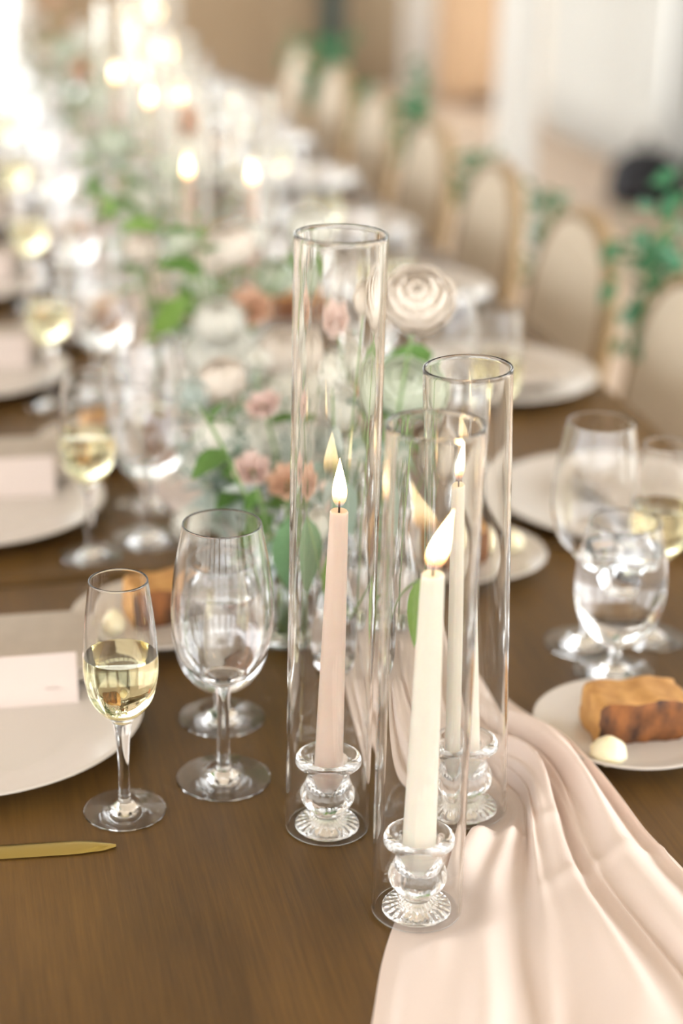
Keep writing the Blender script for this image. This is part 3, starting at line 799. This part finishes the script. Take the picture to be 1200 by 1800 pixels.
def flower(p, size, kind, label, group=None, face=None, leaves=2, lk='green', seed=0):
    R = random.Random(seed*13+5); v = nearest_vase(p)
    base = Vector((v[0]+R.uniform(-.006, .006), v[1]+R.uniform(-.006, .006), TZ+.012))
    f = thing('flower_stem', label, 'flower', base, 0, group)
    pts = [q-base for q in stem_pts(base, p)]
    # the first stretch stays inside the vase neck
    pts[1] = Vector((0, 0, .04)); pts[2] = Vector((0, 0, .09)).lerp(pts[2], .3)
    mb = MB(); mb.tube(pts, [.0016]*len(pts), 6); ob('stem', mb.mesh('stem', 'stem_green'), f)
    d = (Vector(face) if face else (cam_pos-p).normalized()*.75+Vector((R.uniform(-.3, .3), R.uniform(-.3, .3), .75))).normalized()
    o = ob('bloom', BL[kind, seed % 2], f); o.matrix_local = Matrix.Translation(p-base) @ d.to_track_quat('Z', 'Y').to_matrix().to_4x4() @ Matrix.Rotation(R.uniform(0, 6), 4, 'Z') @ Matrix.Scale(size/2, 4)
    for k in range(leaves):
        t = .55+.4*k/max(1, leaves-1) if leaves > 1 else .7
        q = pts[min(8, int(t*8))]; a = R.uniform(0, 6.28)
        put_leaf(f, lk, q, (math.cos(a), math.sin(a), R.uniform(-.3, .5)), R.uniform(.03, .055), R.uniform(-.6, .6))
    return f
def branch(p, kind, label, n, size, group=None, seed=0, droop=.1):
    R = random.Random(seed*7+3); v = nearest_vase(p); base = Vector((v[0]+R.uniform(-.005, .005), v[1]+R.uniform(-.005, .005), TZ+.012))
    f = thing('leafy_branch', label, 'foliage', base, 0, group)
    pts = [q-base for q in stem_pts(base, p)]; pts[1] = Vector((0, 0, .04)); pts[2] = Vector((0, 0, .09)).lerp(pts[2], .3)
    mb = MB(); mb.tube(pts, [.0018-.0001*k for k in range(9)], 6); ob('stem', mb.mesh('stem', 'stem_green'), f)
    for k in range(n):
        t = 3+5*(k+.5)/n; i0 = min(7, int(t)); q = pts[i0].lerp(pts[i0+1], t-i0); a = k*2.4+R.uniform(-.4, .4)
        put_leaf(f, kind, q, (math.cos(a), math.sin(a), R.uniform(-.2, .6)-droop), size*R.uniform(.75, 1.2), R.uniform(-.7, .7))
    return f
# hero blooms: pixel centre, pixel diameter, distance down the table, kind, label
hero = [(670, 528, 72, 1.52, 'cream', 'cream bloom peeking from behind the tallest cylinder beside large ranunculus'),
        (734, 530, 122, 1.48, 'cream', 'large cream ranunculus nodding above the chair-side plates'),
        (586, 562, 78, 1.66, 'blush', 'pale pink bloom seen through the tallest glass cylinder'),
        (712, 685, 112, 1.52, 'sage', 'pale green white ranunculus right beside the tallest cylinder'),
        (463, 712, 60, 1.60, 'blush', 'upper blush rosebud above the large white bloom cluster'),
        (443, 826, 66, 1.52, 'blush', 'lower blush rosebud beside the peach rose, above wine glass'),
        (506, 846, 70, 1.50, 'peach', 'peach rose between the lower blush rosebud and tallest cylinder'),
        (462, 772, 120, 1.64, 'cluster', 'large fluffy white bloom cluster between the two blush rosebuds'),
        (438, 540, 74, 2.00, 'peach', 'dusky peach bloom above the pale flowers'),
        (388, 622, 118, 1.95, 'white', 'big white bloom left of the dusky peach flower'),
        (500, 622, 92, 1.85, 'cream', 'cream rose under the dusky peach bloom'),
        (605, 715, 90, 1.60, 'white', 'white bloom behind the tallest cylinder, over its flame'),
        (545, 925, 66, 1.42, 'white', 'white flower hanging low beside the green eucalyptus leaf'),
        (765, 800, 90, 1.60, 'cream', 'cream bloom glimpsed through the short glass cylinders'),
        (640, 800, 80, 1.55, 'cluster', 'white blossom cluster right of the blush taper flame')]
for k, (px, py, dpx, Y, kind, lab) in enumerate(hero):
    p = AY(px, py, Y); dep = (p-cam_pos).dot(fwd)
    flower(p, dpx*dep/FPX, kind, lab, None, None, 2, rnd.choice(['green', 'euc', 'silver']), k)
def leaf_branch_at(px, py, Y, kind, lab, n=5, size=.05, seed=1): branch(AY(px, py, Y), kind, lab, n, size, None, seed)
# single big leaves near the glass: a sprig each
def sprig(tip, root_, Y, kind, lab, seed, asp=1.0):
    a = AY(*root_, Y); b = AY(*tip, Y)
    v = nearest_vase(a); base = Vector((v[0], v[1], TZ+.012)); f = thing('leaf_sprig', lab, 'foliage', base)
    pts = [q-base for q in stem_pts(base, a)]; pts[1] = Vector((0, 0, .04)); pts[2] = Vector((0, 0, .09)).lerp(pts[2], .3)
    mb = MB(); mb.tube(pts, .0014, 6); ob('stem', mb.mesh('stem', 'stem_green'), f)
    d = (b-a); L = d.length; x = d.normalized(); n_ = (cam_pos-a).normalized(); side = x.cross(n_).normalized(); nn = side.cross(x)
    o = ob('leaf', LF[kind], f); mt = Matrix((side, x, nn)).transposed().to_4x4()
    o.matrix_local = Matrix.Translation(a-base) @ mt @ Matrix.Rotation(.3*(-1)**seed, 4, 'Y') @ Matrix.Scale(L, 4)
sprig((522, 1052), (512, 905), 1.40, 'mid', 'broad green eucalyptus leaf hanging right of the wine glass', 1)
sprig((706, 1148), (738, 1015), 1.27, 'bright', 'bright green leaf hanging behind the thick ivory taper', 2)
sprig((645, 945), (590, 850), 1.42, 'euc', 'blue grey leaf beside the blush taper flame', 3)
sprig((560, 1080), (600, 960), 1.36, 'bright', 'narrow light green leaf behind the blush taper', 4)
sprig((258, 612), (325, 520), 2.0, 'bright', 'large bright green leaf reaching over the wine glasses', 5)
sprig((660, 640), (760, 620), 1.55, 'green', 'dark green leaf under the cream ranunculus', 6)
sprig((430, 905), (450, 860), 1.46, 'green', 'small dark green leaf under the lower blush rosebud', 7)
for k, (px, py, Y, kd) in enumerate(((330, 705, 1.72, 'silver'), (300, 760, 1.70, 'silver'), (365, 790, 1.62, 'euc'), (395, 730, 1.68, 'silver'), (420, 690, 1.72, 'silver'), (340, 480, 2.2, 'green'), (375, 420, 2.35, 'green'), (560, 800, 1.55, 'euc'), (690, 610, 1.6, 'green'), (540, 700, 1.7, 'silver'), (470, 880, 1.5, 'green'), (620, 640, 1.66, 'green'), (355, 850, 1.60, 'silver'))):
    branch(AY(px, py, Y), kd, {'silver': 'silvery dusty foliage spray in the near flower clump', 'green': 'dark green leafy spray in the near flower clump', 'euc': 'eucalyptus spray in the near flower clump'}[kd], 9, .042, 'near clump foliage '+kd, k)
# filler blossoms of the near clump
for k in range(36):
    Y = rnd.uniform(1.5, 2.1); p = AY(rnd.uniform(330, 640), rnd.uniform(600, 930), Y)
    if p.z < TZ+.06: p.z = TZ+.06+rnd.uniform(0, .05)
    kd = rnd.choice(['cluster', 'white', 'silver', 'cluster', 'cream'])
    flower(p, rnd.uniform(.028, .045), kd, {'cluster': 'small white blossom cluster filling the near flower clump', 'white': 'small white rose filling the near flower clump', 'silver': 'silvery grey seed head filling the near flower clump', 'cream': 'small cream rose filling the near flower clump'}[kd], 'near clump filler '+kd, None, 3, rnd.choice(['silver', 'euc', 'green']), k)
# the flowers farther down the tables
def zone(y): return 'around the first pair of far candles' if y < 2.75 else ('by the middle far candles' if y < 3.8 else 'by the last candles toward bright doors')
for k in range(44):
    v = vase_xy[7+k % 10]
    p = Vector((v[0]+rnd.gauss(0, .06), v[1]+rnd.gauss(0, .08), TZ+rnd.uniform(.12, .26)))
    kd = rnd.choice(['cluster', 'white', 'white', 'cluster', 'cream', 'cream', 'blush', 'sage', 'sage', 'white', 'peach'])
    flower(p, rnd.uniform(.035, .06), kd, {'cluster': 'white blossom cluster', 'white': 'white rose', 'cream': 'cream rose', 'blush': 'blush pink rose', 'peach': 'peach rose', 'sage': 'pale green white bloom'}[kd]+' in the flowers '+zone(v[1]), 'far flowers '+kd+' '+zone(v[1]), None, 2, rnd.choice(['silver', 'bright', 'green']), k)
for k in range(18):
    v = vase_xy[7+k % 10]
    p = Vector((v[0]+rnd.gauss(0, .08), v[1]+rnd.gauss(0, .1), TZ+rnd.uniform(.14, .30)))
    kd = ['green', 'bright', 'silver'][k % 3]
    branch(p, kd, {'green': 'dark green', 'bright': 'light green', 'silver': 'silvery'}[kd]+' leafy spray in the flowers '+zone(v[1]), 8, .055, 'far foliage '+kd+' '+zone(v[1]), k)

# ------------------------------------------------------------------ gilt chairs along the right side
def superell(a, rx, rz, e=2.4):
    c, s = math.cos(a), math.sin(a)
    return (rx*abs(c)**(2/e)*(1 if c >= 0 else -1), rz*abs(s)**(2/e)*(1 if s >= 0 else -1))
BACKH = .205; BACKW = .175; BZ = .655
def chair_meshes():
    D = {}
    mb = MB(); N_ = 40; ring = []
    for k in range(N_): x, z = superell(2*PI*k/N_, BACKW, BACKH); ring.append(Vector((x, .03*(z/BACKH), BZ+z)))
    # frame ring
    seg = 10; vs = []; fs = []
    for k in range(N_):
        t = (ring[(k+1) % N_]-ring[k-1]).normalized(); y = Vector((0, 1, 0)); a = t.cross(y).normalized()
        for j in range(seg): vs.append(ring[k]+(a*math.cos(2*PI*j/seg)*.011+y*math.sin(2*PI*j/seg)*.016))
    for k in range(N_):
        for j in range(seg): fs.append((k*seg+j, k*seg+(j+1) % seg, ((k+1) % N_)*seg+(j+1) % seg, ((k+1) % N_)*seg+j))
    mb.add(vs, fs); D['back_frame'] = mb.mesh('back_frame', 'gilt')
    mb = MB()
    for side in (-1, 1):
        rows = []
        for i in range(7):
            f = i/6; yb = side*(.012+.016*(1-f**2.5)); row = []
            for k in range(N_):
                x, z = superell(2*PI*k/N_, BACKW*.95*f, BACKH*.95*f); row.append((x, yb+.03*(z/BACKH), BZ+z))
            rows.append(row)
        mb.add([v for r in rows for v in r], [(i*N_+k, i*N_+(k+1) % N_, (i+1)*N_+(k+1) % N_, (i+1)*N_+k) for i in range(6) for k in range(N_)])
    D['back_pad'] = mb.mesh('back_pad', 'upholstery')
    mb = MB(); rows = []
    for (f, z) in ((.0, .430), (.97, .430), (1, .440), (1, .465), (.96, .482), (.8, .492), (.4, .497), (0, .498)):
        row = []
        for k in range(N_):
            x, y = superell(2*PI*k/N_, .215*f, .215*f, 3.2); row.append((x, y-.20, z))
        rows.append(row)
    mb.add([v for r in rows for v in r], [(i*N_+k, i*N_+(k+1) % N_, (i+1)*N_+(k+1) % N_, (i+1)*N_+k) for i in range(len(rows)-1) for k in range(N_)])
    D['seat_cushion'] = mb.mesh('seat_cushion', 'upholstery')
    mb = MB(); rows = []
    for (f, z) in ((.9, .378), (1.0, .382), (1.02, .405), (1.0, .432), (.9, .434)):
        rows.append([(superell(2*PI*k/N_, .228*f, .218*f, 3.2)[0], superell(2*PI*k/N_, .228*f, .218*f, 3.2)[1]-.20, z) for k in range(N_)])
    mb.add([v for r in rows for v in r], [(i*N_+k, i*N_+(k+1) % N_, (i+1)*N_+(k+1) % N_, (i+1)*N_+k) for i in range(4) for k in range(N_)])
    D['seat_rail'] = mb.mesh('seat_rail', 'gilt')
    for s in (-1, 1):
        mb = MB(); mb.tube([(s*.19, -.37, .40), (s*.195, -.375, .3), (s*.19, -.375, .12), (s*.185, -.38, 0)], [.024, .022, .017, .012], 10); D['fleg', s] = mb.mesh('leg', 'gilt')
        mb = MB(); mb.tube([(s*.155, -.03, .46), (s*.165, -.01, .36), (s*.17, .02, .16), (s*.175, .06, 0)], [.018, .02, .017, .013], 10); D['rleg', s] = mb.mesh('leg', 'gilt')
        mb = MB(); mb.tube([(s*.155, -.03, .40), (s*.14, -.025, .48), (s*.10, -.02, .505)], [.017, .015, .013], 10); D['post', s] = mb.mesh('back_post', 'gilt')
    return D
CM = chair_meshes()
def foliage_mesh(seed, n, spread, hang):
    R = random.Random(seed); mb = MB()
    for k in range(n):
        t = k/n; c = Vector((R.gauss(0, spread), R.gauss(0, .025), -hang*t+R.gauss(0, .03)))
        d = Vector((R.uniform(-1, 1), R.uniform(-.6, .8), R.uniform(-1, .6))).normalized(); s = R.uniform(.035, .06); sd = d.orthogonal().normalized()*s*.3
        mb.add([c, c+d*s*.5+sd, c+d*s, c+d*s*.5-sd, c+d*s*.5+d.cross(sd)*.15], [(0, 1, 4), (1, 2, 4), (2, 3, 4), (3, 0, 4)])
    return mb.mesh('leaves', 'leaf_garland')
GM = [foliage_mesh(s, 90, .055, .22) for s in range(3)]
CHX = 1.03
for k, Y in enumerate((2.30, 2.79, 3.27, 3.75, 4.23, 4.71, 5.19)):
    e = 'gilt round back chair with cream upholstery, %s along the table' % ORD[k]
    c = thing('banquet_chair', e, 'chair', (CHX, Y, 0), -PI/2+(.012 if k % 2 else -.010), 'gilt chairs along the table')
    for n in ('back_frame', 'back_pad', 'seat_cushion', 'seat_rail'): ob(n, CM[n], c)
    for s in (-1, 1): ob('leg', CM['fleg', s], c); ob('leg', CM['rleg', s], c); ob('back_post', CM['post', s], c)
    g = thing('leaf_garland', 'green leafy garland hung behind the %s gilt chair' % ORD[k], 'garland', (CHX+.03, Y+.185, TZ+.065+(.10 if k in (0, 3, 5) else .03)), PI/2, 'garlands on chair backs')
    g.scale = ((1.05, .6, .55, .85, .55, .9, .6)[k],)*3
    ob('leaves', GM[k % 3], g)
    mb = MB(); mb.tube([(-.04, .0, .0), (0, .008, -.08), (.03, .01, -.2)], .004, 6); ob('vine', mb.mesh('vine', 'stem_green'), g)
